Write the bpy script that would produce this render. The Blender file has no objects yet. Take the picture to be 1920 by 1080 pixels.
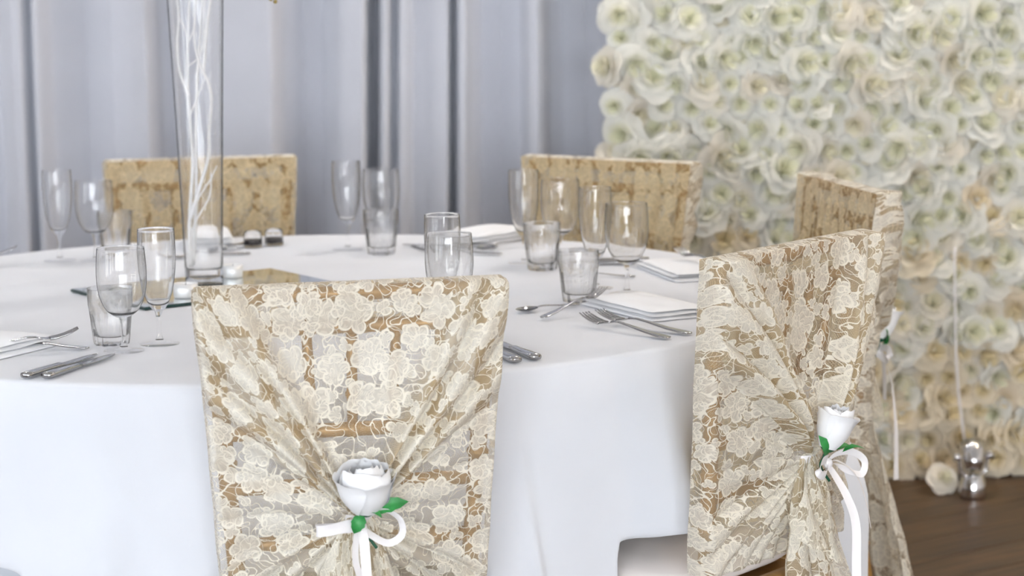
import bpy, bmesh, math, random
from mathutils import Vector, Matrix, noise

sc = bpy.context.scene
COL = sc.collection
PI = math.pi
rad = math.radians

# ------------------------------------------------------------------ camera
CAM_H, PITCH, ROLL = 1.3785, 0.14324, -0.01432
fw = Vector((0, math.cos(PITCH), -math.sin(PITCH)))
up0 = Vector((0, math.sin(PITCH), math.cos(PITCH)))
rt0 = Vector((1, 0, 0))
c_, s_ = math.cos(ROLL), math.sin(ROLL)
RT = rt0 * c_ + up0 * s_
UP = up0 * c_ - rt0 * s_
cam = bpy.data.cameras.new('camera')
cam.sensor_width = 36
cam.lens = 4400 / 1920 * 36
cam.clip_start = 0.05
cam.dof.use_dof = True
cam.dof.focus_distance = 3.55
cam.dof.aperture_fstop = 4.7
cam_o = bpy.data.objects.new('camera', cam)
COL.objects.link(cam_o)
cam_o.matrix_world = Matrix(((RT.x, UP.x, -fw.x, 0), (RT.y, UP.y, -fw.y, 0), (RT.z, UP.z, -fw.z, CAM_H), (0, 0, 0, 1)))
sc.camera = cam_o

# ------------------------------------------------------------------ world, daylight, exposure
w = bpy.data.worlds.new('world')
sc.world = w
w.use_nodes = True
w.node_tree.nodes['Background'].inputs[0].default_value = (0.80, 0.88, 1.0, 1)
w.node_tree.nodes['Background'].inputs[1].default_value = 1.0
sc.view_settings.view_transform = 'Standard'
sc.view_settings.look = 'None'
sc.view_settings.gamma = 1
sc.view_settings.use_curve_mapping = False
sc.view_settings.exposure = -0.28
sc.cycles.transparent_max_bounces = 14
sc.cycles.adaptive_threshold = 0.2
sc.cycles.adaptive_min_samples = 14
sc.cycles.max_bounces = 9
sc.cycles.diffuse_bounces = 4
sc.cycles.glossy_bounces = 3
sc.cycles.transmission_bounces = 10


def window_light(name, loc, rot, sx, sz, power, col):
    l = bpy.data.lights.new(name, 'AREA')
    l.shape = 'RECTANGLE'
    l.size, l.size_y, l.energy, l.color = sx, sz, power, col
    o = bpy.data.objects.new(name, l)
    COL.objects.link(o)
    o.location, o.rotation_euler = loc, rot
    return o


ROOM = dict(x0=-4.5, x1=4.5, y0=-6.0, y1=6.6, h=3.1)
# windows of the wall behind the photographer and of the left-hand wall
REAR_WIN = [(-2.4, 1.8), (-0.2, 1.8), (2.0, 1.8)]
LEFT_WIN = [(-3.6, 1.3), (-1.2, 1.3), (1.2, 1.3)]
for (x, wd) in REAR_WIN:
    window_light('window_daylight', (x, ROOM['y0'] - 0.06, 1.60), (rad(90), 0, 0), wd, 2.7, 300, (0.90, 0.945, 1.0))
for (y, wd) in LEFT_WIN:
    window_light('window_daylight', (ROOM['x0'] - 0.06, y, 1.60), (rad(90), 0, rad(-90)), wd, 2.7, 55, (0.88, 0.93, 1.0))

# ------------------------------------------------------------------ mesh helpers


def add_uv(me, uvs):
    uvl = me.uv_layers.new(name='UVMap')
    li = [0] * len(me.loops)
    me.loops.foreach_get('vertex_index', li)
    flat = []
    for i in li:
        flat += uvs[i]
    uvl.data.foreach_set('uv', flat)


def mk_mesh(name, verts, faces, mats, smooth=True, uvs=None, attr=None, recalc=False):
    me = bpy.data.meshes.new(name)
    me.from_pydata([tuple(v) for v in verts], [], faces)
    if recalc:
        bm = bmesh.new(); bm.from_mesh(me)
        bmesh.ops.recalc_face_normals(bm, faces=bm.faces)
        bm.to_mesh(me); bm.free()
    if smooth:
        me.polygons.foreach_set('use_smooth', [True] * len(me.polygons))
    if uvs:
        add_uv(me, uvs)
    if attr:
        for k, vals in attr.items():
            a = me.attributes.new(k, 'FLOAT', 'POINT')
            a.data.foreach_set('value', vals)
    if not isinstance(mats, (list, tuple)):
        mats = [mats]
    for m in mats:
        me.materials.append(m)
    me.update()
    return me


def obj(name, me, parent=None, loc=None, rot=None):
    o = bpy.data.objects.new(name, me)
    COL.objects.link(o)
    if parent:
        o.parent = parent
    if loc is not None:
        o.location = loc
    if rot is not None:
        o.rotation_euler = rot
    return o


def empty(name, loc=(0, 0, 0), rz=0.0):
    o = bpy.data.objects.new(name, None)
    o.empty_display_size = 0.05
    COL.objects.link(o)
    o.location = loc
    o.rotation_euler = (0, 0, rz)
    return o


def tag(o, label=None, cat=None, group=None, kind=None):
    if label: o['label'] = label
    if cat: o['category'] = cat
    if group: o['group'] = group
    if kind: o['kind'] = kind
    return o


class MB:
    """collects vertices and faces of one mesh"""
    def __init__(s):
        s.v, s.f = [], []

    def add(s, v, f):
        n = len(s.v)
        s.v += [Vector(p) for p in v]
        s.f += [tuple(i + n for i in q) for q in f]
        return s

    def box(s, c, d, rz=0.0):
        cx, cy, cz = c; hx, hy, hz = d[0] / 2, d[1] / 2, d[2] / 2
        cs, sn = math.cos(rz), math.sin(rz)
        v = []
        for z in (-hz, hz):
            for (x, y) in ((-hx, -hy), (hx, -hy), (hx, hy), (-hx, hy)):
                v.append((cx + x * cs - y * sn, cy + x * sn + y * cs, cz + z))
        return s.add(v, [(3, 2, 1, 0), (4, 5, 6, 7), (0, 1, 5, 4), (1, 2, 6, 5), (2, 3, 7, 6), (3, 0, 4, 7)])

    def lathe(s, prof, n=32, rfun=None, axis=(0, 0), close=True):
        v, f = [], []
        for (r, z) in prof:
            for k in range(n):
                a = 2 * PI * k / n
                rr = rfun(r, z, a) if rfun else r
                v.append((axis[0] + rr * math.cos(a), axis[1] + rr * math.sin(a), z))
        for i in range(len(prof) - 1):
            for k in range(n):
                k2 = (k + 1) % n
                f.append((i * n + k, i * n + k2, (i + 1) * n + k2, (i + 1) * n + k))
        if close:
            f.append(tuple(range(n - 1, -1, -1)))
            m = (len(prof) - 1) * n
            f.append(tuple(range(m, m + n)))
        return s.add(v, f)

    def tube(s, pts, radii, n=10, caps=True):
        pts = [Vector(p) for p in pts]
        if not isinstance(radii, (list, tuple)):
            radii = [radii] * len(pts)
        v, f = [], []
        t0 = (pts[1] - pts[0]).normalized()
        a = Vector((0, 0, 1)) if abs(t0.z) < 0.9 else Vector((1, 0, 0))
        nrm = t0.cross(a).normalized()
        for i, p in enumerate(pts):
            t = (pts[min(i + 1, len(pts) - 1)] - pts[max(i - 1, 0)]).normalized()
            nrm = (nrm - t * nrm.dot(t)).normalized()
            b = t.cross(nrm)
            for k in range(n):
                an = 2 * PI * k / n
                v.append(p + (nrm * math.cos(an) + b * math.sin(an)) * radii[i])
        for i in range(len(pts) - 1):
            for k in range(n):
                k2 = (k + 1) % n
                f.append((i * n + k, i * n + k2, (i + 1) * n + k2, (i + 1) * n + k))
        if caps:
            f.append(tuple(range(n - 1, -1, -1)))
            m = (len(pts) - 1) * n
            f.append(tuple(range(m, m + n)))
        return s.add(v, f)

    def grid(s, rows):
        n = len(rows[0])
        v = [p for r in rows for p in r]
        f = []
        for i in range(len(rows) - 1):
            for k in range(n - 1):
                f.append((i * n + k, i * n + k + 1, (i + 1) * n + k + 1, (i + 1) * n + k))
        return s.add(v, f)

    def mesh(s, name, mats, smooth=True, **kw):
        return mk_mesh(name, s.v, s.f, mats, smooth, **kw)


def smooth01(a, b, x):
    t = max(0.0, min(1.0, (x - a) / (b - a)))
    return t * t * (3 - 2 * t)


def catmull(pts, k=6):
    pts = [Vector(p) for p in pts]
    out = []
    for i in range(len(pts) - 1):
        p0, p1, p2, p3 = pts[max(i - 1, 0)], pts[i], pts[i + 1], pts[min(i + 2, len(pts) - 1)]
        for j in range(k):
            t = j / k
            out.append(0.5 * ((2 * p1) + (p2 - p0) * t + (2 * p0 - 5 * p1 + 4 * p2 - p3) * t * t + (3 * p1 - p0 - 3 * p2 + p3) * t ** 3))
    out.append(pts[-1])
    return out


def lerp_table(tab, x):
    if x <= tab[0][0]: return tab[0][1]
    for (a, va), (b, vb) in zip(tab, tab[1:]):
        if x <= b:
            t = (x - a) / (b - a)
            return va + (vb - va) * t
    return tab[-1][1]

# ------------------------------------------------------------------ materials


class NT:
    """short-hand for a node tree"""
    def __init__(s, name):
        s.m = bpy.data.materials.new(name)
        s.m.use_nodes = True
        s.t = s.m.node_tree
        s.t.nodes.clear()
        s.out = s.t.nodes.new('ShaderNodeOutputMaterial')

    def n(s, typ, ins=None, **props):
        nd = s.t.nodes.new('ShaderNode' + typ)
        for k, v in props.items():
            setattr(nd, k, v)
        for k, v in (ins or {}).items():
            s.set(nd.inputs[k], v)
        return nd

    def set(s, sock, v):
        if hasattr(v, 'is_linked') or isinstance(v, bpy.types.NodeSocket):
            s.t.links.new(v, sock)
        else:
            if sock.type == 'RGBA' and len(v) == 3:
                v = (*v, 1)
            sock.default_value = v

    def math(s, op, a, b=None, c=None, clamp=False):
        nd = s.t.nodes.new('ShaderNodeMath')
        nd.operation = op
        nd.use_clamp = clamp
        for i, v in enumerate((a, b, c)):
            if v is not None:
                s.set(nd.inputs[i], v)
        return nd.outputs[0]

    def vmath(s, op, a, b=None, scale=None):
        nd = s.t.nodes.new('ShaderNodeVectorMath')
        nd.operation = op
        s.set(nd.inputs[0], a)
        if b is not None: s.set(nd.inputs[1], b)
        if scale is not None: s.set(nd.inputs['Scale'], scale)
        return nd.outputs['Value'] if op in ('LENGTH', 'DOT_PRODUCT', 'DISTANCE') else nd.outputs[0]

    def step(s, x, lo, hi, a=0.0, b=1.0):
        nd = s.t.nodes.new('ShaderNodeMapRange')
        nd.interpolation_type = 'SMOOTHSTEP'
        s.set(nd.inputs['Value'], x)
        s.set(nd.inputs['From Min'], lo); s.set(nd.inputs['From Max'], hi)
        s.set(nd.inputs['To Min'], a); s.set(nd.inputs['To Max'], b)
        return nd.outputs[0]

    def mix(s, f, a, b, mode='MIX'):
        nd = s.t.nodes.new('ShaderNodeMix')
        nd.data_type = 'RGBA'; nd.blend_type = mode
        s.set(nd.inputs[0], f); s.set(nd.inputs[6], a); s.set(nd.inputs[7], b)
        return nd.outputs[2]

    def done(s, shader):
        s.t.links.new(shader, s.out.inputs[0])
        return s.m


def principled(name, col, rough=0.5, metal=0.0, noise_amt=0.0, noise_scale=20.0, bump=0.0, bump_scale=200.0, coat=0.0, sheen=0.0, spec=0.5):
    t = NT(name)
    tc = t.n('TexCoord').outputs['Object']
    c = (*col, 1)
    colsock = c
    if noise_amt:
        nz = t.n('TexNoise', {'Vector': tc, 'Scale': noise_scale, 'Detail': 4.0}).outputs['Fac']
        f = t.step(nz, 0.3, 0.7)
        colsock = t.mix(f, tuple(max(0, x * (1 - noise_amt)) for x in col), tuple(min(1, x * (1 + noise_amt)) for x in col))
    p = t.n('BsdfPrincipled', {'Base Color': colsock, 'Roughness': rough, 'Metallic': metal})
    p.inputs['Coat Weight'].default_value = coat
    p.inputs['Sheen Weight'].default_value = sheen
    p.inputs['Specular IOR Level'].default_value = spec
    if bump:
        nb = t.n('TexNoise', {'Vector': tc, 'Scale': bump_scale, 'Detail': 3.0}).outputs['Fac']
        b = t.n('Bump', {'Height': nb, 'Strength': bump, 'Distance': 0.002})
        t.t.links.new(b.outputs[0], p.inputs['Normal'])
    return t.done(p.outputs[0])


def cloth_mat(name, col, trans=0.15, scale=900.0, bump=0.15):
    t = NT(name)
    tc = t.n('TexCoord').outputs['Object']
    nz = t.n('TexNoise', {'Vector': tc, 'Scale': 6.0, 'Detail': 3.0}).outputs['Fac']
    c = t.mix(t.step(nz, 0.3, 0.7), tuple(x * 0.97 for x in col), col)
    wv = t.n('TexNoise', {'Vector': tc, 'Scale': scale, 'Detail': 1.0}).outputs['Fac']
    soft = t.n('TexNoise', {'Vector': tc, 'Scale': 14.0, 'Detail': 2.0}).outputs['Fac']
    h = t.math('ADD', t.math('MULTIPLY', wv, 0.12), soft)
    b = t.n('Bump', {'Height': h, 'Strength': bump, 'Distance': 0.004}).outputs[0]
    d = t.n('BsdfDiffuse', {'Color': c, 'Roughness': 0.6, 'Normal': b}).outputs[0]
    tr = t.n('BsdfTranslucent', {'Color': c, 'Normal': b}).outputs[0]
    mx = t.n('MixShader', {0: trans, 1: d, 2: tr})
    return t.done(mx.outputs[0])


def glass_mat(name, col=(1, 1, 1), ior=1.48, rough=0.0, thin=0.7):
    t = NT(name)
    fc = t.n('LayerWeight', {'Blend': 0.5}).outputs['Facing']
    fr = t.math('MULTIPLY_ADD', t.math('POWER', fc, 5.0), 0.6, 0.036, clamp=True)
    re = t.n('BsdfRefraction', {'Color': col, 'IOR': ior, 'Roughness': 0.0}).outputs[0]
    re = t.n('MixShader', {0: thin, 1: re, 2: t.n('BsdfTransparent', {'Color': (1.0, 1.0, 1.0)}).outputs[0]}).outputs[0]
    gl = t.n('BsdfGlossy', {'Color': (1, 1, 1), 'Roughness': rough}).outputs[0]
    return t.done(t.n('MixShader', {0: fr, 1: re, 2: gl}).outputs[0])


def lace_mat(name, thread=(0.87, 0.835, 0.73), net=(0.76, 0.69, 0.55), fold_shade=(0.55, 0.43, 0.25)):
    t = NT(name)
    uv = t.n('UVMap', uv_map='UVMap').outputs[0]
    gather = t.n('Attribute', attribute_name='gather').outputs['Fac']
    # gentle warp of the pattern
    wz = t.n('TexNoise', {'Vector': uv, 'Scale': 34.0, 'Detail': 1.0}).outputs['Color']
    uvw = t.vmath('ADD', uv, t.vmath('SCALE', t.vmath('SUBTRACT', wz, (0.5, 0.5, 0.5)), scale=0.016))

    def flower(scale, rnd, off, petals, r0, depth):
        p = t.vmath('ADD', t.vmath('SCALE', uvw, scale=scale), off)
        v = t.n('TexVoronoi', {'Vector': p, 'Scale': 1.0, 'Randomness': rnd}, voronoi_dimensions='2D')
        d = t.vmath('SUBTRACT', p, v.outputs['Position'])
        sp = t.n('SeparateXYZ', {0: d})
        cc = t.n('SeparateColor', {0: v.outputs['Color']})
        ang = t.math('ADD', t.math('ARCTAN2', sp.outputs[1], sp.outputs[0]), t.math('MULTIPLY', cc.outputs[0], 6.28))
        r = t.vmath('LENGTH', d)
        size = t.math('MULTIPLY_ADD', cc.outputs[1], 0.35, 0.75)
        lobe = t.math('POWER', t.math('ABSOLUTE', t.math('COSINE', t.math('MULTIPLY', ang, petals / 2))), 0.55)
        R = t.math('MULTIPLY', t.math('MULTIPLY', t.math('MULTIPLY_ADD', lobe, depth, 1 - depth), r0), size)
        q = t.math('SUBTRACT', r, R)                       # signed distance, < 0 inside
        body = t.step(q, -0.02, 0.02, 1.0, 0.0)
        edge = t.step(t.math('ABSOLUTE', q), 0.02, 0.055, 1.0, 0.0)
        vein = t.step(t.math('COSINE', t.math('MULTIPLY', ang, petals * 3.0)), 0.2, 0.95, 0.0, 1.0)
        eye = t.step(r, 0.05, 0.08, 1.0, 0.0)
        return body, edge, vein, eye

    b1, e1, v1, c1 = flower(17.5, 0.8, (0.3, 0.7, 0), 5, 0.43, 0.38)
    b2, e2, v2, c2 = flower(27.0, 0.9, (5.2, 1.9, 0), 3, 0.33, 0.68)
    # winding stems
    nz = t.n('TexNoise', {'Vector': uvw, 'Scale': 42.0, 'Detail': 0.0}).outputs['Fac']
    vine = t.step(t.math('ABSOLUTE', t.math('SUBTRACT', nz, 0.5)), 0.012, 0.026, 1.0, 0.0)
    nz2 = t.n('TexNoise', {'Vector': t.vmath('ADD', uvw, (3.1, 2.2, 0)), 'Scale': 60.0, 'Detail': 0.0}).outputs['Fac']
    vine2 = t.step(t.math('ABSOLUTE', t.math('SUBTRACT', nz2, 0.47)), 0.01, 0.022, 1.0, 0.0)
    # hexagonal-looking tulle
    nv = t.n('TexVoronoi', {'Vector': uv, 'Scale': 420.0, 'Randomness': 0.55}, voronoi_dimensions='2D', feature='DISTANCE_TO_EDGE')
    tulle = t.step(nv.outputs['Distance'], 0.05, 0.13, 0.68, 0.02)
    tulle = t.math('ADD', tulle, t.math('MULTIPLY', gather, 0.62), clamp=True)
    body = t.math('MAXIMUM', b1, t.math('MULTIPLY', b2, 0.95))
    body_op = t.math('MULTIPLY', body, t.math('SUBTRACT', 0.84, t.math('MULTIPLY', t.math('MAXIMUM', t.math('MULTIPLY', v1, b1), v2), 0.16)))
    cord = t.math('MAXIMUM', t.math('MAXIMUM', e1, e2), t.math('MAXIMUM', vine, vine2))
    alpha = t.math('MAXIMUM', tulle, t.math('MAXIMUM', body_op, t.math('MULTIPLY', cord, 0.97)))
    thr = t.math('MAXIMUM', body, cord)
    col = t.mix(thr, t.mix(gather, net, fold_shade), thread)  # fold shade put into the net colour: darker tan where gathered
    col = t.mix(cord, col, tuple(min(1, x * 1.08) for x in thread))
    hgt = t.math('ADD', t.math('MULTIPLY', body, 0.5), cord)
    bp = t.n('Bump', {'Height': hgt, 'Strength': 0.5, 'Distance': 0.0008}).outputs[0]
    d = t.n('BsdfPrincipled', {'Base Color': col, 'Roughness': 0.55, 'Normal': bp})
    d.inputs['Sheen Weight'].default_value = 0.25
    tr = t.n('BsdfTranslucent', {'Color': col}).outputs[0]
    fab = t.n('MixShader', {0: 0.30, 1: d.outputs[0], 2: tr}).outputs[0]
    tp = t.n('BsdfTransparent').outputs[0]
    return t.done(t.n('MixShader', {0: alpha, 1: tp, 2: fab}).outputs[0])


def wood_mat(name):
    t = NT(name)
    tc = t.n('TexCoord').outputs['Object']
    info = t.n('ObjectInfo').outputs['Random']
    p = t.n('Mapping', {'Vector': tc, 'Scale': (1.2, 22.0, 6.0)}).outputs[0]
    p = t.vmath('ADD', p, t.n('CombineXYZ', {0: t.math('MULTIPLY', info, 40.0), 1: t.math('MULTIPLY', info, 17.0)}).outputs[0])
    g = t.n('TexNoise', {'Vector': p, 'Scale': 3.0, 'Detail': 6.0, 'Distortion': 0.6}).outputs['Fac']
    c = t.mix(t.step(g, 0.3, 0.72), (0.035, 0.018, 0.009), (0.125, 0.068, 0.03))
    c = t.mix(t.math('MULTIPLY', info, 0.5), c, (0.05, 0.027, 0.014))
    b = t.n('Bump', {'Height': g, 'Strength': 0.12, 'Distance': 0.002}).outputs[0]
    pr = t.n('BsdfPrincipled', {'Base Color': c, 'Roughness': 0.42, 'Normal': b})
    return t.done(pr.outputs[0])


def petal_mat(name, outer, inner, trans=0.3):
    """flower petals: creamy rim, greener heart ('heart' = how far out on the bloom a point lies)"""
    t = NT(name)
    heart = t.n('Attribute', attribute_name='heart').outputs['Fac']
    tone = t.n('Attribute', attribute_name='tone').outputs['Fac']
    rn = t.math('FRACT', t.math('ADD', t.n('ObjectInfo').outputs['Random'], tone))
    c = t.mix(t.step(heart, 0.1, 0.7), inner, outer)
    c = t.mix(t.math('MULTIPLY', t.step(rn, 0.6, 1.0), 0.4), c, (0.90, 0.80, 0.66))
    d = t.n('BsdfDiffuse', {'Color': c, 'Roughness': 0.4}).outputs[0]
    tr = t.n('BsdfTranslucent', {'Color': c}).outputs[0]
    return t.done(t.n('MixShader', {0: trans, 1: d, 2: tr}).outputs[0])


M = {}
M['cloth'] = cloth_mat('white_linen', (0.775, 0.795, 0.835), trans=0.05)
M['napkin'] = cloth_mat('white_napkin', (0.90, 0.91, 0.93), trans=0.05, bump=0.1)
M['curtain'] = cloth_mat('grey_drape', (0.66, 0.675, 0.73), trans=0.06, bump=0.05)
M['lace'] = lace_mat('champagne_lace')
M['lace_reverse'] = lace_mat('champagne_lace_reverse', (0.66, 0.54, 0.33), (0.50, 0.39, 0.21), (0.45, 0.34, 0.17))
M['gold'] = principled('gold_painted_wood', (0.38, 0.21, 0.058), 0.36, 0.3, 0.12, 60, 0.1, 120)
M['cushion'] = cloth_mat('ivory_cushion', (0.80, 0.75, 0.72), trans=0.0)
M['glass'] = glass_mat('clear_glass', ior=1.13, thin=0.1)
M['thick_glass'] = glass_mat('thick_clear_glass', ior=1.19, thin=0.35)
M['foot_glass'] = glass_mat('foot_glass', ior=1.05, thin=0.97)
M['steel'] = principled('polished_steel', (0.45, 0.45, 0.46), 0.12, 1.0)
M['chrome'] = principled('chrome', (0.75, 0.75, 0.76), 0.07, 1.0)
M['mirror'] = principled('mirror_face', (0.86, 0.9, 0.9), 0.03, 1.0)
M['mirror_edge'] = principled('mirror_edge', (0.015, 0.05, 0.045), 0.2)
M['satin'] = principled('white_satin', (0.88, 0.86, 0.87), 0.32, 0, sheen=0.3)
M['rose'] = principled('white_foam_rose', (0.93, 0.94, 0.96), 0.6, 0, sheen=0.1)
M['leaf'] = principled('green_leaf', (0.03, 0.26, 0.06), 0.45, 0, 0.25, 60, 0.2, 90)
M['stem'] = principled('dark_green_stem', (0.01, 0.10, 0.05), 0.5)
M['branch'] = principled('white_painted_branch', (0.90, 0.90, 0.91), 0.55, 0, 0.04, 50, 0.3, 120)
M['wax'] = principled('white_wax', (0.9, 0.9, 0.9), 0.4, 0, 0, spec=0.4)
M['tin'] = principled('tealight_tin', (0.86, 0.87, 0.88), 0.35, 0.35)
M['wick'] = principled('wick', (0.03, 0.03, 0.03), 0.8)
M['wall'] = principled('painted_wall', (0.74, 0.72, 0.70), 0.8, 0, 0.03, 3)
M['ceiling'] = principled('white_ceiling', (0.85, 0.85, 0.85), 0.9, 0, 0.02, 3)
M['floor_base'] = principled('dark_subfloor', (0.02, 0.012, 0.008), 0.7)
M['wood'] = wood_mat('dark_floor_board')
M['frame'] = principled('window_frame_white', (0.8, 0.8, 0.8), 0.4)
M['board'] = principled('cream_panel', (0.72, 0.66, 0.50), 0.8, 0, 0.08, 12)
M['petal'] = petal_mat('cream_petals', (0.91, 0.905, 0.86), (0.82, 0.82, 0.62))
M['petal_warm_light'] = petal_mat('warm_light_petals', (0.90, 0.83, 0.69), (0.80, 0.70, 0.44))  # warm light low on the wall, put into the petal colour
M['tablewood'] = principled('plywood', (0.45, 0.32, 0.2), 0.6, 0, 0.15, 15)
M['dark'] = principled('dark_contents', (0.025, 0.02, 0.02), 0.4)
M['berry'] = principled('gold_berry', (0.30, 0.22, 0.06), 0.35, 0.3)
M['black'] = principled('black_cable', (0.02, 0.02, 0.02), 0.6)

# ------------------------------------------------------------------ the room
X0, X1, Y0, Y1, HH = ROOM['x0'], ROOM['x1'], ROOM['y0'], ROOM['y1'], ROOM['h']


def structure(o, label=None):
    o['kind'] = 'structure'
    if label: o['label'] = label
    return o


fl = structure(obj('floor', MB().box(((X0 + X1) / 2, (Y0 + Y1) / 2, -0.07), (X1 - X0 + .4, Y1 - Y0 + .4, 0.10)).mesh('floor', M['floor_base'], False)),
               'dark stained wooden floor of diagonal boards')
# boards laid diagonally
pa = rad(35)
PW = 0.14
ux, uy = math.cos(pa), math.sin(pa)


def clip_range(off):
    """stretch of the line at distance off across the boards that lies in the room"""
    lo, hi = -50, 50
    px, py = -uy * off, ux * off
    for (p, d, a, b) in ((px, ux, X0 + .02, X1 - .02), (py, uy, Y0 + .02, Y1 - .02)):
        t1, t2 = (a - p) / d, (b - p) / d
        lo, hi = max(lo, min(t1, t2)), min(hi, max(t1, t2))
    return lo, hi


random.seed(5)
off = -8.0
while off < 9.0:
    ra, rb = clip_range(off - PW / 2), clip_range(off + PW / 2)
    lo, hi = max(ra[0], rb[0]), min(ra[1], rb[1])
    if hi - lo > 0.15:
        L = hi - lo
        b = MB()
        hw = PW / 2 - 0.0012
        bev = 0.0015
        v = []
        for (q, z) in ((-hw, -0.02), (-hw, -bev), (-hw + bev, 0), (hw - bev, 0), (hw, -bev), (hw, -0.02)):
            v += [(-L / 2, q, z), (L / 2, q, z)]
        f = [(2 * i, 2 * i + 2, 2 * i + 3, 2 * i + 1) for i in range(5)] + [(10, 8, 6, 4, 2, 0), (1, 3, 5, 7, 9, 11)]
        b.add(v, f)
        m = (lo + hi) / 2
        o = obj('plank', b.mesh('plank', M['wood'], False), fl, (-uy * off + ux * m, ux * off + uy * m, random.uniform(-.0006, 0)), (0, 0, pa))
    off += PW

structure(obj('ceiling', MB().box(((X0 + X1) / 2, (Y0 + Y1) / 2, HH + .05), (X1 - X0 + .4, Y1 - Y0 + .4, 0.1)).mesh('ceiling', M['ceiling'], False)))
structure(obj('wall_back', MB().box(((X0 + X1) / 2, Y1 + .05, HH / 2), (X1 - X0 + .4, .1, HH)).mesh('wall_back', M['wall'], False)))
structure(obj('wall_right', MB().box((X1 + .05, (Y0 + Y1) / 2, HH / 2), (.1, Y1 - Y0, HH)).mesh('wall_right', M['wall'], False)))


def pierced_wall(name, along, fixed, lo, hi, wins, z0=0.25, z1=2.95):
    b = MB()
    cuts = [lo]
    for (c, wd) in wins:
        cuts += [c - wd / 2, c + wd / 2]
    cuts.append(hi)

    def put(a, bb, za, zb):
        c = ((a + bb) / 2, fixed, (za + zb) / 2) if along == 'x' else (fixed, (a + bb) / 2, (za + zb) / 2)
        d = (bb - a, .1, zb - za) if along == 'x' else (.1, bb - a, zb - za)
        b.box(c, d)
    for i in range(0, len(cuts), 2):
        put(cuts[i], cuts[i + 1], 0, HH)
    for (c, wd) in wins:
        put(c - wd / 2, c + wd / 2, 0, z0)
        put(c - wd / 2, c + wd / 2, z1, HH)
    structure(obj(name, b.mesh(name, M['wall'], False)))


pierced_wall('wall_front', 'x', Y0 - .05, X0, X1, REAR_WIN)
pierced_wall('wall_left', 'y', X0 - .05, Y0, Y1, LEFT_WIN)
wi = 1
for (along, fixed, wins) in (('x', Y0 - .02, REAR_WIN), ('y', X0 - .02, LEFT_WIN)):
    for (c, wd) in wins:
        b = MB()
        for (ca, wa, cz, hz) in ((c - wd / 2 + .03, .06, 1.6, 2.7), (c + wd / 2 - .03, .06, 1.6, 2.7), (c, .07, 1.6, 2.7), (c, wd, .28, .06), (c, wd, 2.92, .06), (c, wd, 2.1, .06)):
            if along == 'x': b.box((ca, fixed, cz), (wa, .05, hz))
            else: b.box((fixed, ca, cz), (.05, wa, hz))
        structure(obj('window_%d' % wi, b.mesh('window', M['frame'], False)))
        wi += 1

# ------------------------------------------------------------------ ceiling downlights
dl_trim = MB().lathe([(.15, .0), (.19, .0), (.195, -.006), (.19, -.012), (.155, -.012), (.15, .0)], 40, close=False).mesh('trim', M['frame'])
dl_disc = MB().lathe([(0, -.002), (.15, -.002)], 40, close=False).mesh('diffuser', M['frame'])
DOWN = [(-2.2, 1.2, 'front left', 0), (0.3, 1.2, 'front middle', 0), (2.6, 1.2, 'front right', 1), (-2.2, 3.6, 'centre left', 0), (0.3, 3.6, 'centre', 0), (2.6, 3.6, 'centre right', 1), (-1.6, 5.75, 'back left', 0), (0.5, 5.6, 'back middle', 0), (2.4, 5.2, 'back right', 1)]
for (x, y, where, warm) in DOWN:
    d = tag(empty('ceiling_light', (x, y, HH)), 'round recessed ceiling light, %s of the room' % where, 'ceiling light', 'ceiling lights')
    obj('trim', dl_trim, d)
    obj('diffuser', dl_disc, d)
    l = bpy.data.lights.new('downlight', 'AREA')
    l.shape = 'DISK'; l.size = .28
    l.energy = 22 if warm else (27 if y > 5 else 1.5)
    l.color = (1.0, 0.80, 0.58) if warm else (1.0, 0.94, 0.88)
    lo = bpy.data.objects.new('downlight', l)
    COL.objects.link(lo)
    lo.location = (x, y, HH - .016)

# ------------------------------------------------------------------ curtain
FOLD = [(-3.4, .02), (-3.2, .10), (-3.19, .0), (-2.9, .1), (-2.88, .01), (-2.6, .03), (-2.45, .11), (-2.43, .0), (-2.2, .03), (-2.05, .1), (-2.03, .01), (-1.8, .0), (-1.62, .04), (-1.5, .08), (-1.45, .02),
        (-1.35, .005), (-1.305, .07), (-1.285, .10), (-1.258, .105), (-1.250, .05), (-1.243, .05), (-1.232, .10), (-1.214, .105), (-1.200, .045), (-1.12, .005), (-1.05, .01), (-.99, .05), (-.955, .09), (-.936, .115),
        (-.928, .02), (-.89, -.01), (-.86, .02), (-.78, .07), (-.68, .105), (-.622, .125), (-.608, .12), (-.602, .04), (-.55, .0), (-.50, .01), (-.455, .07), (-.42, .10), (-.385, .12), (-.379, .11),
        (-.375, -.03), (-.358, -.03), (-.352, .06), (-.338, .105), (-.322, .10), (-.314, .04), (-.306, .04), (-.296, .095), (-.275, .09), (-.262, .06), (-.22, .075), (-.18, .10), (-.166, .11),
        (-.162, .0), (-.154, .0), (-.148, .08), (-.135, .11), (-.12, .11), (-.112, .05), (-.085, .0), (-.03, .005), (.02, .03), (.045, .09), (.062, .11), (.080, .09), (.095, .03), (.13, -.01), (.2, .0), (.26, .05),
        (.34, .1), (.36, .0), (.5, .02), (.62, .1), (.64, .01), (.8, .04), (.93, .1), (.95, .0), (1.2, .09), (1.22, .0), (1.5, .1), (1.52, .01), (1.8, .1), (1.83, .0), (2.2, .1), (2.23, .0), (2.6, .1), (2.63, .01), (3.0, .09), (3.4, .0)]
xs = []
x = -3.4
while x < 3.4:
    xs.append(x)
    x += 0.0035 if -1.5 < x < 0.4 else 0.012
prof = [lerp_table(FOLD, x) for x in xs]
for _ in range(2):
    prof = [prof[0]] + [(prof[i - 1] + 2 * prof[i] + prof[i + 1]) / 4 for i in range(1, len(prof) - 1)] + [prof[-1]]
rows = []
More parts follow.
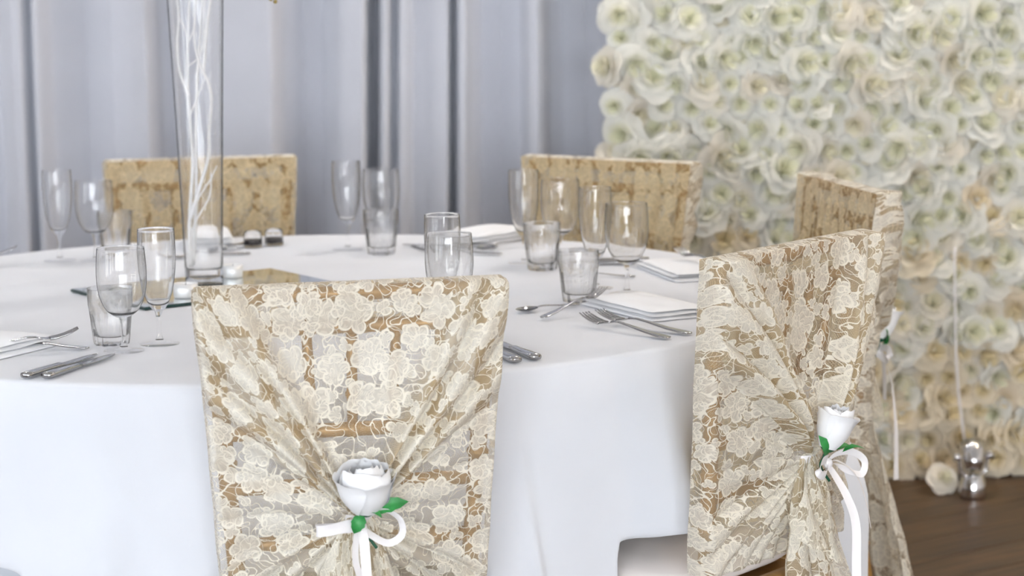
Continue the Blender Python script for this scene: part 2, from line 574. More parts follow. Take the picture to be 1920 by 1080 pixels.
for j in range(15):
    z = 0.015 + j * 2.7 / 14
    rows.append([(x + 0.012 * math.sin(z * 1.1 + x * 2.0) + .012 * (1.0 - z) * math.sin(x * 5), 6.32 - d * (1.75 - 0.12 * z) + 0.006 * math.sin(3 * z + 9 * x), z) for x, d in zip(xs, prof)])
cur = obj('curtain', MB().grid(rows).mesh('curtain', M['curtain']))
tag(cur, 'pale lavender grey floor-length drape hanging in deep vertical folds', 'curtain')

# ------------------------------------------------------------------ flower wall
FX0, FX1, FZ1 = 0.27, 2.65, 2.25
fwall = empty('flower_wall', ((FX0 + FX1) / 2, 6.03, 0))
tag(fwall, 'cream artificial flower wall standing before the grey drape', 'flower wall')
b = MB().box((0, 0.0, FZ1 / 2 + .03), (FX1 - FX0, .03, FZ1 - .06))
obj('backing_panel', b.mesh('backing_panel', M['board'], False), fwall)
fr = MB()
for xx in (-(FX1 - FX0) / 2 + .04, 0, (FX1 - FX0) / 2 - .04):
    fr.box((xx, .045, FZ1 / 2), (.04, .04, FZ1))
    fr.box((xx, .10, .02), (.04, .16, .04))
obj('support_frame', fr.mesh('support_frame', M['tablewood'], False), fwall)


def wall_flower(seed):
    """open bloom facing local +Z: rings of cupped petals"""
    rnd = random.Random(seed)
    b = MB()
    for ring, (n, R, lift, curl, wid) in enumerate(((6, .056, .012, .014, .60), (5, .043, .026, .004, .62), (5, .029, .036, -.004, .65), (3, .016, .042, -.008, .9))):
        a0 = rnd.uniform(0, 6.3)
        for k in range(n):
            a = a0 + k * 2 * PI / n + rnd.uniform(-.15, .15)
            rr = R * rnd.uniform(.88, 1.12)
            rows = []
            for i in range(4):
                t = i / 3
                row = []
                for j in range(4):
                    u = (j / 3 - .5) * 2
                    wd = rr * wid * (.35 + .65 * math.sin(PI * (0.12 + .62 * t)))
                    if i == 3: wd *= .78
                    r_ = rr * t * (1 - .14 * u * u * t)
                    zz = lift * t ** .6 + curl * (u * u * .5 - .6 * t ** 3) + rnd.uniform(-.0015, .0015)
                    row.append((r_ * math.cos(a) - u * wd * math.sin(a), r_ * math.sin(a) + u * wd * math.cos(a), zz))
                rows.append(row)
            b.grid(rows)
    return b


def flower_mesh(seed, mat):
    b = wall_flower(seed)
    return b.mesh('flower', mat, attr={'heart': [min(1, math.hypot(p.x, p.y) / .05) for p in b.v], 'tone': [0.0] * len(b.v)})


fl_vars = [flower_mesh(k, M['petal']) for k in range(6)]
fl_warm_light = [flower_mesh(k, M['petal_warm_light']) for k in range(6)]
random.seed(11)
spots_in, spots_out = [], []
SP = 0.066
j = 0
z = 0.045
while z < FZ1 + .01:
    x = FX0 + (SP / 2 if j % 2 else 0)
    while x < FX1:
        p = (x + random.uniform(-.016, .016), z + random.uniform(-.014, .014))
        (spots_in if (p[0] < 1.40 and p[1] < 1.33) else spots_out).append(p)
        x += SP
    z += SP * .88
    j += 1
# the 300 that show largest: the open stretch of wall not covered by the chairs, from the left edge outwards
spots_in.sort(key=lambda p: p[0] + (0.5 if (p[1] < .62 and p[0] < 1.0) else 0))
spots_out += spots_in[300:]
spots_in = spots_in[:300]
fcx = (FX0 + FX1) / 2


def flower_turn(edge):
    return (Matrix.Rotation(random.uniform(-.7, .7) - (.4 if edge else 0), 3, 'Z') @ Matrix.Rotation(rad(90) + random.uniform(-.75, .55), 3, 'X') @ Matrix.Rotation(random.uniform(0, 6.28), 3, 'Z'))


for i, (x, z) in enumerate(spots_in):
    o = obj('flower', (fl_warm_light if random.random() < .92 - 1.25 * z else fl_vars)[i % 6], fwall, (x - fcx, -.022 - random.uniform(0, .014), z))  # petals coloured with warm light grow likelier towards the floor
    sz = random.uniform(.78, 1.22)
    o.scale = (sz, sz, sz * random.uniform(.85, 1.2))
    o.rotation_euler = flower_turn(x < FX0 + .03).to_euler()
templ = [wall_flower(k) for k in range(6)]
for nm, mat, test in (('flower_field', M['petal'], False), ('warm_light_flower_field', M['petal_warm_light'], True)):
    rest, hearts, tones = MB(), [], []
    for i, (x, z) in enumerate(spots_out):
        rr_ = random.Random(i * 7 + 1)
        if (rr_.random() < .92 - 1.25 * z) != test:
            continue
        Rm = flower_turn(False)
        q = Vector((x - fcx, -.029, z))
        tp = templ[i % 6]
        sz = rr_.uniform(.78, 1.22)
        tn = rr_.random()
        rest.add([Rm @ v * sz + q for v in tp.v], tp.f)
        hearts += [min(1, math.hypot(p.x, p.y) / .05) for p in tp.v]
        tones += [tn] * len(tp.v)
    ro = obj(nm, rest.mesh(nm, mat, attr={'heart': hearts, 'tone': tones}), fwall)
    ro['kind'] = 'stuff'

# bloom that has dropped to the floor in front of the wall
ff = obj('fallen_flower', fl_vars[2], None, (1.085, 5.82, 0.03), (rad(55), 0, rad(20)))
ff.scale = (.8, .8, .8)
tag(ff, 'single cream bloom drooping onto the floor beside the chrome lamp', 'flower')

# ------------------------------------------------------------------ chrome floor lamp at the foot of the flower wall
lamp = tag(empty('floor_uplight', (1.15, 5.76, 0), rad(12)), 'small shiny chrome lamp on the dark floor before the flower wall', 'lamp')
obj('base', MB().lathe([(.0, 0), (.032, 0), (.036, .006), (.034, .03), (.028, .052), (.022, .062), (0, .064)], 24, close=False).mesh('base', M['chrome']), lamp)
obj('yoke', MB().tube(catmull([(-.036, 0, .105), (-.036, 0, .085), (-.03, 0, .062), (0, 0, .058), (.03, 0, .062), (.036, 0, .085), (.036, 0, .105)], 5), .005, 8).mesh('yoke', M['chrome']), lamp)
hd = MB()
hd.lathe([(0, -.035), (.02, -.034), (.026, -.02), (.031, .01), (.034, .034), (.031, .034), (.027, .012), (.0, .0)], 24, close=False)
obj('lamp_head', hd.mesh('lamp_head', M['chrome']), lamp, (0, 0, .105), (rad(-38), rad(15), 0))
for sx in (-1, 1):
    obj('knob', MB().lathe([(0, 0), (.011, 0), (.012, .006), (.010, .014), (0, .015)], 14, close=False).mesh('knob', M['chrome']), lamp, (sx * .038, 0, .105), (0, sx * rad(90), 0))
obj('cable', MB().tube(catmull([(0, .03, .02), (.02, .07, .008), (.03, .10, .05), (.0, .11, .3), (-.01, .11, .62)], 8), .003, 6).mesh('cable', M['satin']), lamp)

# ------------------------------------------------------------------ table
TX, TY, TZ, TR = -0.4146, 4.2893, 0.755, 0.918
table = tag(empty('round_table', (TX, TY, 0)), 'large round banquet table hidden under the white cloth', 'table')
obj('table_top', MB().lathe([(0, .725), (TR - .012, .725), (TR - .008, .73), (TR - .008, .747), (TR - .012, .750), (0, .750)], 96, close=False).mesh('table_top', M['tablewood']), table)
for k in range(4):
    a = rad(5) + k * PI / 2
    obj('leg', MB().tube([(.45 * math.cos(a), .45 * math.sin(a), .726), (.5 * math.cos(a), .5 * math.sin(a), 0.002)], .016, 10).mesh('leg', M['steel']), table)

CH = dict(front=(-79.8, 1.075), right=(-39.8, 1.100), far_right=(12.5, 1.088), back_right=(52.5, 1.035), back_left=(106.0, 1.03))
chair_ang = [(v[0], .250 if k.startswith('back') else .207) for k, v in CH.items()] + [(150, .207), (195, .207), (-122, .207)]
TUCK = {.250: .555, .207: .605}


def fold_fn(deg, t):
    """radial bulge of the hanging cloth; t = 0 at the table edge, 1 at the hem"""
    v = 0.0
    for (a, wd, amp) in FOLDS:
        d = (deg - a + 180) % 360 - 180
        v += amp * math.exp(-(d / wd) ** 2)
    return v


FOLDS = [(-46.5, 3.2, .085), (-39, 4.0, -.06), (-54, 4, -.012), (-62.9, .75, .018), (-59, 4, .0), (-68, 6, .02), (-24, 4, .05), (-12, 7, .11), (-92, 5, .02), (-101.5, 2.5, .022), (-110, 6, .005), (-121, 4, .03), (-135, 6, .05), (-155, 5, .05), (-175, 6, .05), (-2, 5, .03), (32, 6, .02), (76, 6, .02), (140, 6, .05), (165, 6, .05)]


def cloth_pt(deg, s):
    """s runs down the hanging part, 0..1"""
    a = rad(deg)
    z = TZ - s * (TZ - 0.03)
    t = smooth01(0.0, .52, s)
    r = TR + .004 + .012 * smooth01(0, .06, s) + .02 * t + fold_fn(deg - 5 * (s - .3) * math.sin(deg * .13), s) * t
    r += 0.004 * noise.noise(Vector((deg * .09, s * 4, 1.3))) * t
    # ironed-in diagonal crease left of the nearest chair
    dc = (deg + 103.9 - 6.2 * (s - .054) / .216 + 180) % 360 - 180
    r += .006 * math.exp(-(dc / 1.3) ** 2) * smooth01(.03, .08, s) * (1 - smooth01(.28, .36, s))
    # tucked in where a chair seat stands: along the front and both sides of the seat
    if z < .48:
        for ca, wl in chair_ang:
            d = (deg - ca + 180) % 360 - 180
            dm = 12.6 * wl / .207
            if abs(d) < dm:
                q = smooth01(0, 1, (.48 - z) / .05)
                e = abs(d) / dm
                tk = TUCK[wl]
                lat, ax = (wl * e / .6, tk) if e < .6 else (wl, tk + (r * math.cos(rad(dm)) - tk) * (e - .6) / .4)
                c0 = rad(ca)
                lx = math.copysign(lat, d)
                p1 = (ax * math.cos(c0) - lx * math.sin(c0), ax * math.sin(c0) + lx * math.cos(c0))
                p0 = (r * math.cos(a), r * math.sin(a))
                return (p0[0] + (p1[0] - p0[0]) * q, p0[1] + (p1[1] - p0[1]) * q, z)
    return (r * math.cos(a), r * math.sin(a), z)


NA = 1080
rows = []
for r in (0.0, .1, .25, .4, .55, .7, .8, .86, .89, .905):
    rows.append([(max(r, 1e-4) * math.cos(2 * PI * k / NA), max(r, 1e-4) * math.sin(2 * PI * k / NA), TZ + .0012 * noise.noise(Vector((3 * r * math.cos(2 * PI * k / NA), 3 * r * math.sin(2 * PI * k / NA), 2))) * min(1, (.905 - r) * 8)) for k in range(NA)])
for q in (0.25, .5, .75, 1.0):
    an = q * PI / 2
    rows.append([((.905 + .017 * math.sin(an)) * math.cos(2 * PI * k / NA), (.905 + .017 * math.sin(an)) * math.sin(2 * PI * k / NA), TZ - .009 * (1 - math.cos(an))) for k in range(NA)])
S = [0.02, .035, .055, .08, .11, .14, .17, .20, .23, .26, .29, .32, .35, .365, .38, .395, .41, .425, .44, .46, .48, .55, .63, .72, .81, .9, .96, 1.0]
for s in S:
    rows.append([cloth_pt(360 * k / NA, s) for k in range(NA)])
v = [p for r in rows for p in r]
f = []
for i in range(len(rows) - 1):
    for k in range(NA):
        k2 = (k + 1) % NA
        f.append((i * NA + k, (i + 1) * NA + k, (i + 1) * NA + k2, i * NA + k2))
clo = obj('tablecloth', mk_mesh('tablecloth', v, f, M['cloth']), None, (TX, TY, 0))
tag(clo, 'white linen cloth covering the round table and hanging in soft folds', 'tablecloth')

# ------------------------------------------------------------------ chairs
TOPZ = 0.915


def post_x(z):
    return .196 - .07 * (TOPZ - z) if z > .45 else .1635 + .02 * (.45 - z) / .45


def post_y(z):
    return -.10 * (TOPZ - z) if z > .45 else -.0465 + .055 * ((.45 - z) / .45) ** 1.3


def bamboo(p0, p1, r, nodes, n=12, ends=True):
    p0, p1 = Vector(p0), Vector(p1)
    L = (p1 - p0).length
    ts = [0.0]
    for q in nodes:
        for d in (-.010, -.006, -.002, .002, .006, .010):
            ts.append(q + d / L)
    ts.append(1.0)
    ts = sorted(t for t in ts if 0 <= t <= 1)
    pts, rr = [], []
    for t in ts:
        d = min((abs(t - q) * L for q in nodes), default=1)
        k = 1.0
        if d < .0045: k = 1.32
        elif d < .008: k = 1.08
        pts.append(p0.lerp(p1, t)); rr.append(r * k)
    return MB().tube(pts, rr, n)


def build_chair_parts():
    parts = []
    for sx in (-1, 1):
        zs = [0.0, .06, .12, .18, .24, .30, .36, .42, .45, .50, .55, .60, .65, .70, .75, .80, .85, .90, TOPZ]
        pts, rr = [], []
        nodes = (.10, .25, .40, .50, .585, .67, .76, .85)
        zz = sorted(set(zs + [q + d for q in nodes for d in (-.009, -.005, -.002, .002, .005, .009)]))
        for z in zz:
            d = min(abs(z - q) for q in nodes)
            k = 1.3 if d < .004 else (1.08 if d < .007 else 1.0)
            pts.append((sx * post_x(z), post_y(z), z)); rr.append((.0125 if z > .03 else .011) * k)
        parts.append(('back_post', MB().tube(pts, rr, 12).mesh('back_post', M['gold'])))
    for z in (TOPZ - .006, .862, .712, .632, .548):
        x = post_x(z)
        parts.append(('rail', bamboo((-x, post_y(z), z), (x, post_y(z), z), .0105, (.16, .5, .84)).mesh('rail', M['gold'])))
    for i in range(5):
        q = (i - 2) / 2
        za, zb = .862, .712
        parts.append(('spindle', bamboo((q * .127, post_y(za), za), (q * .112, post_y(zb), zb), .0075, (.33, .66)).mesh('spindle', M['gold'])))
    # seat frame, cushion, front legs, stretchers
    b = MB()
    rows = []
    for (z, g) in ((.425, -.004), (.43, 0), (.448, 0), (.452, -.004)):
        pass
    for (a, bb) in (((-.165, -.06), (.165, -.06)), ((.165, -.06), (.185, -.43)), ((.185, -.43), (-.185, -.43)), ((-.185, -.43), (-.165, -.06))):
        b.tube([(a[0], a[1], .372), (bb[0], bb[1], .372)], .014, 10)
    b.add([(-.165, -.06, .375), (.165, -.06, .375), (.185, -.43, .375), (-.185, -.43, .375)], [(0, 1, 2, 3)])
    parts.append(('seat', b.mesh('seat', M['gold'])))
    rows = []
    n = 40
    cv, cf = [], []
    levels = ((.0, .385), (.94, .385), (1.0, .393), (1.015, .401), (1.0, .409), (.95, .415), (.6, .420), (0, .422))
    for (k, z) in levels:
        for i in range(n):
            a = 2 * PI * i / n
            ca, sa = math.cos(a), math.sin(a)
            e = 0.35
            cx = abs(ca) ** e * (1 if ca >= 0 else -1); cy = abs(sa) ** e * (1 if sa >= 0 else -1)
            cv.append((k * .178 * cx * (1 - .05 * cy), -.255 + k * .172 * cy, z))
    for i in range(len(levels) - 1):
        for k in range(n):
            k2 = (k + 1) % n
            cf.append((i * n + k, i * n + k2, (i + 1) * n + k2, (i + 1) * n + k))
    parts.append(('seat_cushion', mk_mesh('seat_cushion', cv, cf, M['cushion'])))
    for sx in (-1, 1):
        parts.append(('leg', bamboo((sx * .178, -.42, .370), (sx * .185, -.435, 0), .0125, (.2, .5, .8)).mesh('leg', M['gold'])))
        for z in (.18, .30):
            parts.append(('stretcher', bamboo((sx * post_x(z), post_y(z), z), (sx * .182, -.428, z), .008, (.3, .7)).mesh('stretcher', M['gold'])))
    for z in (.16, .28):
        parts.append(('stretcher', bamboo((-.182, -.428, z), (.182, -.428, z), .008, (.3, .7)).mesh('stretcher', M['gold'])))
        parts.append(('stretcher', bamboo((-post_x(z), post_y(z), z), (post_x(z), post_y(z), z), .008, (.3, .7)).mesh('stretcher', M['gold'])))
    return parts


CHAIR_PARTS = build_chair_parts()
CHAIR_LABEL = dict(
    front='gold bamboo-style chair nearest the camera, back turned to us, under lace',
    right='gold bamboo-style chair at the table\'s right side, seen from behind at an angle',
    far_right='gold bamboo-style chair farthest right, beside the flower wall',
    back_right='gold bamboo-style chair across the table, in front of the drape and flower wall edge',
    back_left='gold bamboo-style chair across the table behind the tall glass vase')
PLACE = {}
for key, (ang, r) in CH.items():
    a = rad(ang)
    loc = (TX + r * math.cos(a), TY + r * math.sin(a), 0)
    rz = a - PI / 2
    if key == 'back_left': rz -= rad(6)
    if key == 'back_right': rz += rad(3)
    PLACE[key] = (loc, rz)
    ch = tag(empty('dining_chair', loc, rz), CHAIR_LABEL[key], 'chair', 'chairs around the table')
    for (nm, me) in CHAIR_PARTS:
        obj(nm, me, ch)

# ------------------------------------------------------------------ lace chair covers
KZ = 0.592


def cover_w(z):
    return post_x(z) + .0165


def build_cover(seed, out=.05, kx=0.0, side=False, inner=.445):
    rnd = random.Random(seed)
    so = rnd.uniform(0, 20)

    def cover_w(z):
        return post_x(z) + .0205 + .0035 * noise.noise(Vector((z * 13, so, 0.0)))
    zt, zb = TOPZ + .0075, .43
    NP, NR = 420, 54
    # gather strength over the angle (0 = straight up, + towards +x)

    def strength(d):
        a = abs(d)
        v = 0.06
        v += 1.0 * smooth01(20, 28, a) * (1 - smooth01(46, 56, a))
        v += 0.16 * smooth01(58, 66, a) * (1 - smooth01(96, 108, a))
        v += 0.55 * smooth01(104, 118, a) * (1 - smooth01(176, 180, a))
        return v

    def freq(d):
        a = abs(d)
        return 0.5 + .62 * smooth01(18, 26, a) * (1 - smooth01(50, 60, a)) + .3 * smooth01(104, 118, a)
    ph, up = [0.0], [0.0]
    for k in range(NP):
        d = -180 + 360 * (k + .5) / NP
        st = 360 / NP
        ph.append(ph[-1] + freq(d) * st * 2 * PI / 10.5)
        up.append(up[-1] + st * (1 + .9 * strength(d)))
    mid = up[NP // 2]
    verts, uvs, gat = [], [], []
    rows = []
    for k in range(NP + 1):
        d = -180 + 360 * k / NP
        a = rad(d)
        dx, dz = math.sin(a), math.cos(a)
        # boundary
        best = 9
        if dz > 1e-5: best = min(best, (zt - KZ) / dz)
        if dz < -1e-5: best = min(best, (zb - KZ) / dz)
        if abs(dx) > 1e-5:
            lo, hi = 0, .6
            for _ in range(22):
                m = (lo + hi) / 2
                if abs(kx + m * dx) > cover_w(KZ + m * dz): hi = m
                else: lo = m
            best = min(best, lo)
        rm = best
        on_side = abs(kx + rm * dx) > cover_w(KZ + rm * dz) - .002
        on_bot = (KZ + rm * dz) < zb + .002 and not on_side
        w_ = strength(d)
        ups = rad(up[k] - mid)
        for i in range(NR + 5):
            ex = 0
            if i <= NR:
                t = (i / NR) ** 0.85
            else:
                t = 1.0; ex = (i - NR) / 4
            r = .006 + (rm - .006) * t
            x, z = kx + r * dx, KZ + r * dz
            bend = 2.2 * math.sin(r * 11 + so + d * .02) * t
            p = ph[k] + bend + .7 * noise.noise(Vector((d * .05, r * 9, so)))
            c = abs(math.cos(p / 2))
            ridge = c ** .5 - .30
            A = .050 * w_ * min(1, r / .085) * (1 - .45 * t)
            y = post_y(z) + .0195 + (out - .0195) * (1 - t) ** 1.25
            y += A * ridge + .014 * smooth01(22, 30, abs(d)) * (1 - smooth01(44, 54, abs(d))) * math.sin(PI * min(1, t * .9 + .1)) ** .7
            y += .0045 * noise.noise(Vector((x * 22, z * 22, so))) * math.sin(PI * min(1, t)) ** .5
            y -= .008 * (1 - smooth01(0, 22, abs(d))) * math.sin(PI * t)
            y = max(y, post_y(z) + .0165)
            if ex > 0:
                y = post_y(z) + .0195 - .040 * ex
                bul = .004 * math.sin(PI * ex)
                if on_side: x += (1 if dx > 0 else -1) * bul
                elif not on_bot: z += bul
                if on_bot: y = post_y(z) + .0175; z -= .004 * ex
            verts.append((x, y, z))
            rr = r + ex * .036
            uvs.append((so + rr * math.sin(ups), so * .7 + rr * math.cos(ups)))
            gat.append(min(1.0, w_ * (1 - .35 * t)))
    n = NR + 5
    faces = []
    for k in range(NP):
        for i in range(n - 1):
            faces.append((k * n + i, (k + 1) * n + i, (k + 1) * n + i + 1, k * n + i + 1))
    back = mk_mesh('back_sheet', verts, faces, M['lace'], uvs=uvs, attr={'gather': gat})
    # inner sheet facing the table
    verts, uvs, gat = [], [], []
    NX, NZ = 110, 50
    for j in range(NZ + 1):
        z = zt - inner * j / NZ + .004 * math.sin(0) 
        for i in range(NX + 1):
            q = 2 * i / NX - 1
            x = q * (cover_w(z) - .0005)
            rp = .004 * math.sin(i * .62 + 1.5 * math.sin(z * 9 + so)) * smooth01(0, .25, j / NZ) * (1 - abs(q) ** 6)
            verts.append((x, post_y(z) - .0205 + rp, z))
            uvs.append((so + 7 + x * 1.35, so * .4 + z))
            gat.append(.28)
    faces = []
    for j in range(NZ):
        for i in range(NX):
            a = j * (NX + 1) + i
            faces.append((a, a + 1, a + NX + 2, a + NX + 1))
    front = mk_mesh('front_sheet', verts, faces, M['lace_reverse'], uvs=uvs, attr={'gather': gat})

    def tail(length, w0, w1, o0, o1, nf, sd, hem):
        verts, uvs, gat = [], [], []
        NA_, NS = 90, 44
        for j in range(NS + 1):
            s = j / NS
            for i in range(NA_ + 1):
                q = 2 * i / NA_ - 1
                wd = w0 + (w1 - w0) * s ** .8
                ln = length * (1 + hem * q + .05 * math.sin(q * 7 + sd))
                x = kx + q * wd
                z = KZ - s * ln + .004
                pk = abs(math.cos(q * nf + 1.2 * math.sin(s * 3 + sd) + sd)) ** .8 - .5
                y = post_y(max(z, .3)) + o0 + (o1 - o0) * s - .03 * q * q * s + (.008 + .020 * s) * pk
                y += .006 * noise.noise(Vector((x * 20, z * 14, sd)))
                verts.append((x, y, z))
                uvs.append((so + 3 + sd + q * .20 * (.55 + .45 * s), so + z))
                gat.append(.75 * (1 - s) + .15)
        faces = []
        for j in range(NS):
            for i in range(NA_):
                a = j * (NA_ + 1) + i
                faces.append((a, a + 1, a + NA_ + 2, a + NA_ + 1))
        return mk_mesh('tail', verts, faces, M['lace'], uvs=uvs, attr={'gather': gat})
    t1 = tail(.50 if side else .40, .020, .165 if side else .11, out - .004, .15 if side else .085, 4.5, so, .06)
    t2 = tail(.15, .016, .066, out + .006, .115 if side else .098, 3.2, so + 4, -.25)
    return [('back_sheet', back), ('front_sheet', front), ('tail', t1), ('ruffle', t2)]


def ribbon(path, width, wdir, name, twist=None):
    """thin band along a path; wdir is the width direction at each point (or one for all)"""
    pts = catmull(path, 8)
    n = len(pts)
    L, Rr = [], []
    for i, p in enumerate(pts):
        t = (pts[min(i + 1, n - 1)] - pts[max(i - 1, 0)]).normalized()
        wv = Vector(wdir(p)) if callable(wdir) else Vector(wdir) if twist is None else (Matrix.Rotation(twist * i / n, 3, t) @ Vector(wdir))
        wv = (wv - t * wv.dot(t)).normalized() * width / 2
        L.append((p + wv, t)); Rr.append((p - wv, t))
    b = MB()
    rows = []
    for (a, t), (c, _) in zip(L, Rr):
        nn = t.cross(a - c).normalized() * width * .04
        rows.append([a, a.lerp(c, .25) + nn, a.lerp(c, .5) + nn * 1.3, a.lerp(c, .75) + nn, c])
    b.grid(rows)
    return b.mesh(name, M['satin'])


def build_bow(root, kind):
    """white satin bow at the knot; local frame of the chair, +x is to the viewer's left"""
    k = Vector((0, post_y(KZ) + .082, KZ - .004))
    BS = 1.25 if kind == 'front' else 1.1
    if kind == 'front':
        obj('loop', ribbon([k, k + BS * Vector((.014, .010, .004)), k + BS * Vector((.034, .014, .001)), k + BS * Vector((.048, .013, .000)), k + BS * Vector((.0505, .007, .000)), k + BS * Vector((.044, .001, -.001)), k + BS * Vector((.022, .000, -.001)), k], .0165, (.05, .1, 1), 'loop'), root)
        rc = k + BS * Vector((-.026, .004, .000))
        obj('loop', ribbon([k, k + BS * Vector((-.010, .006, .013)), k + BS * Vector((-.026, .010, .019)), k + BS * Vector((-.043, .010, .008)), k + BS * Vector((-.045, .009, -.010)), k + BS * Vector((-.030, .008, -.019)), k + BS * Vector((-.012, .006, -.010)), k], .0125, lambda p: (p - rc).normalized() * .75 + Vector((0, .66, 0)), 'loop'), root)
        obj('ribbon_end', ribbon([k, k + BS * Vector((-.002, .012, -.012)), k + BS * Vector((-.003, .022, -.05)), k + BS * Vector((-.003, .030, -.11)), k + BS * Vector((-.004, .032, -.20))], .014, (1, .1, 0), 'ribbon_end'), root)
        obj('ribbon_end', ribbon([k, k + BS * Vector((.006, .010, -.012)), k + BS * Vector((.008, .016, -.035)), k + BS * Vector((.002, .018, -.07)), k + BS * Vector((.004, .024, -.16))], .011, (1, .6, 0), 'ribbon_end'), root)
    else:
        obj('loop', ribbon([k, k + BS * Vector((.010, .008, .008)), k + BS * Vector((.030, .012, .008)), k + BS * Vector((.036, .012, -.006)), k + BS * Vector((.022, .012, -.012)), k + BS * Vector((.008, .006, -.006)), k], .015, (0, .3, 1), 'loop'), root)
        rc = k + BS * Vector((-.028, .02, -.003))
        obj('loop', ribbon([k, k + BS * Vector((-.010, .010, .012)), k + BS * Vector((-.032, .022, .013)), k + BS * Vector((-.052, .03, -.002)), k + BS * Vector((-.046, .03, -.020)), k + BS * Vector((-.028, .02, -.014)), k + BS * Vector((-.008, .008, -.002)), k], .011, lambda p: (p - rc).normalized() * .75 + Vector((-.4, .5, 0)), 'loop'), root)
        obj('ribbon_end', ribbon([k, k + BS * Vector((.002, .014, -.014)), k + BS * Vector((-.006, .030, -.045)), k + BS * Vector((-.014, .040, -.085)), k + BS * Vector((-.010, .044, -.15)), k + BS * Vector((-.012, .046, -.24))], .014, (1, .1, 0), 'ribbon_end', twist=1.3), root)
        obj('ribbon_end', ribbon([k, k + BS * Vector((-.012, .012, .002)), k + BS * Vector((-.034, .028, -.02)), k + BS * Vector((-.048, .036, -.06)), k + BS * Vector((-.055, .04, -.10))], .010, (1, .5, 0), 'ribbon_end'), root)
    kb = MB()
    rows = []
    for i in range(9):
        a = PI * i / 8
        rows.append([k + Vector((.009 * math.cos(2 * PI * j / 12) * math.sin(a), .007 * math.sin(2 * PI * j / 12) * math.sin(a) + .003, .008 * math.cos(a))) for j in range(13)])
    kb.grid(rows)
    obj('knot', kb.mesh('knot', M['satin']), root)
    band = MB()
    rows = []
    for i in range(25):
        a = 2 * PI * i / 24
        rows.append([Vector((.021 * math.cos(a), post_y(KZ) + .040 + .018 * math.sin(a), KZ + dz)) for dz in (-.006, 0, .006)])
    band.grid(rows)
    obj('band', band.mesh('band', M['satin']), root)


def rose_petal(a, R, h, span, flare, seed, lift=0.0, fold=0.0):
    rnd = random.Random(seed)
    rows = []
    NU, NV = 12, 10
    o1, o2 = rnd.uniform(0, 9), rnd.uniform(0, 9)
    for j in range(NV + 1):
        v = j / NV
        row = []
        for i in range(NU + 1):
            u = 2 * i / NU - 1
            wid = math.sin(PI * (.16 + .42 * v)) * (1 - .10 * max(0, v - .8) / .2)
            ang = a + u * span / 2 * wid
            belly = R * (.50 + .50 * math.sin(min(1, v * 1.5) * PI / 2))
            r = belly + flare * max(0, v - .55) ** 1.6 * 3.2 * (1 - .3 * u * u) - fold * max(0, v - .7)
            r += .0012 * math.sin(u * 4 + o1) * v
            z = lift + h * (v - .10 * v * u ** 4 - .10 * v * max(0, v - .75)) + .0014 * math.sin(u * 6 + o2) * v - flare * .9 * max(0, v - .72) ** 1.3
            row.append((r * math.cos(ang), r * math.sin(ang), z))
        rows.append(row)
    return rows


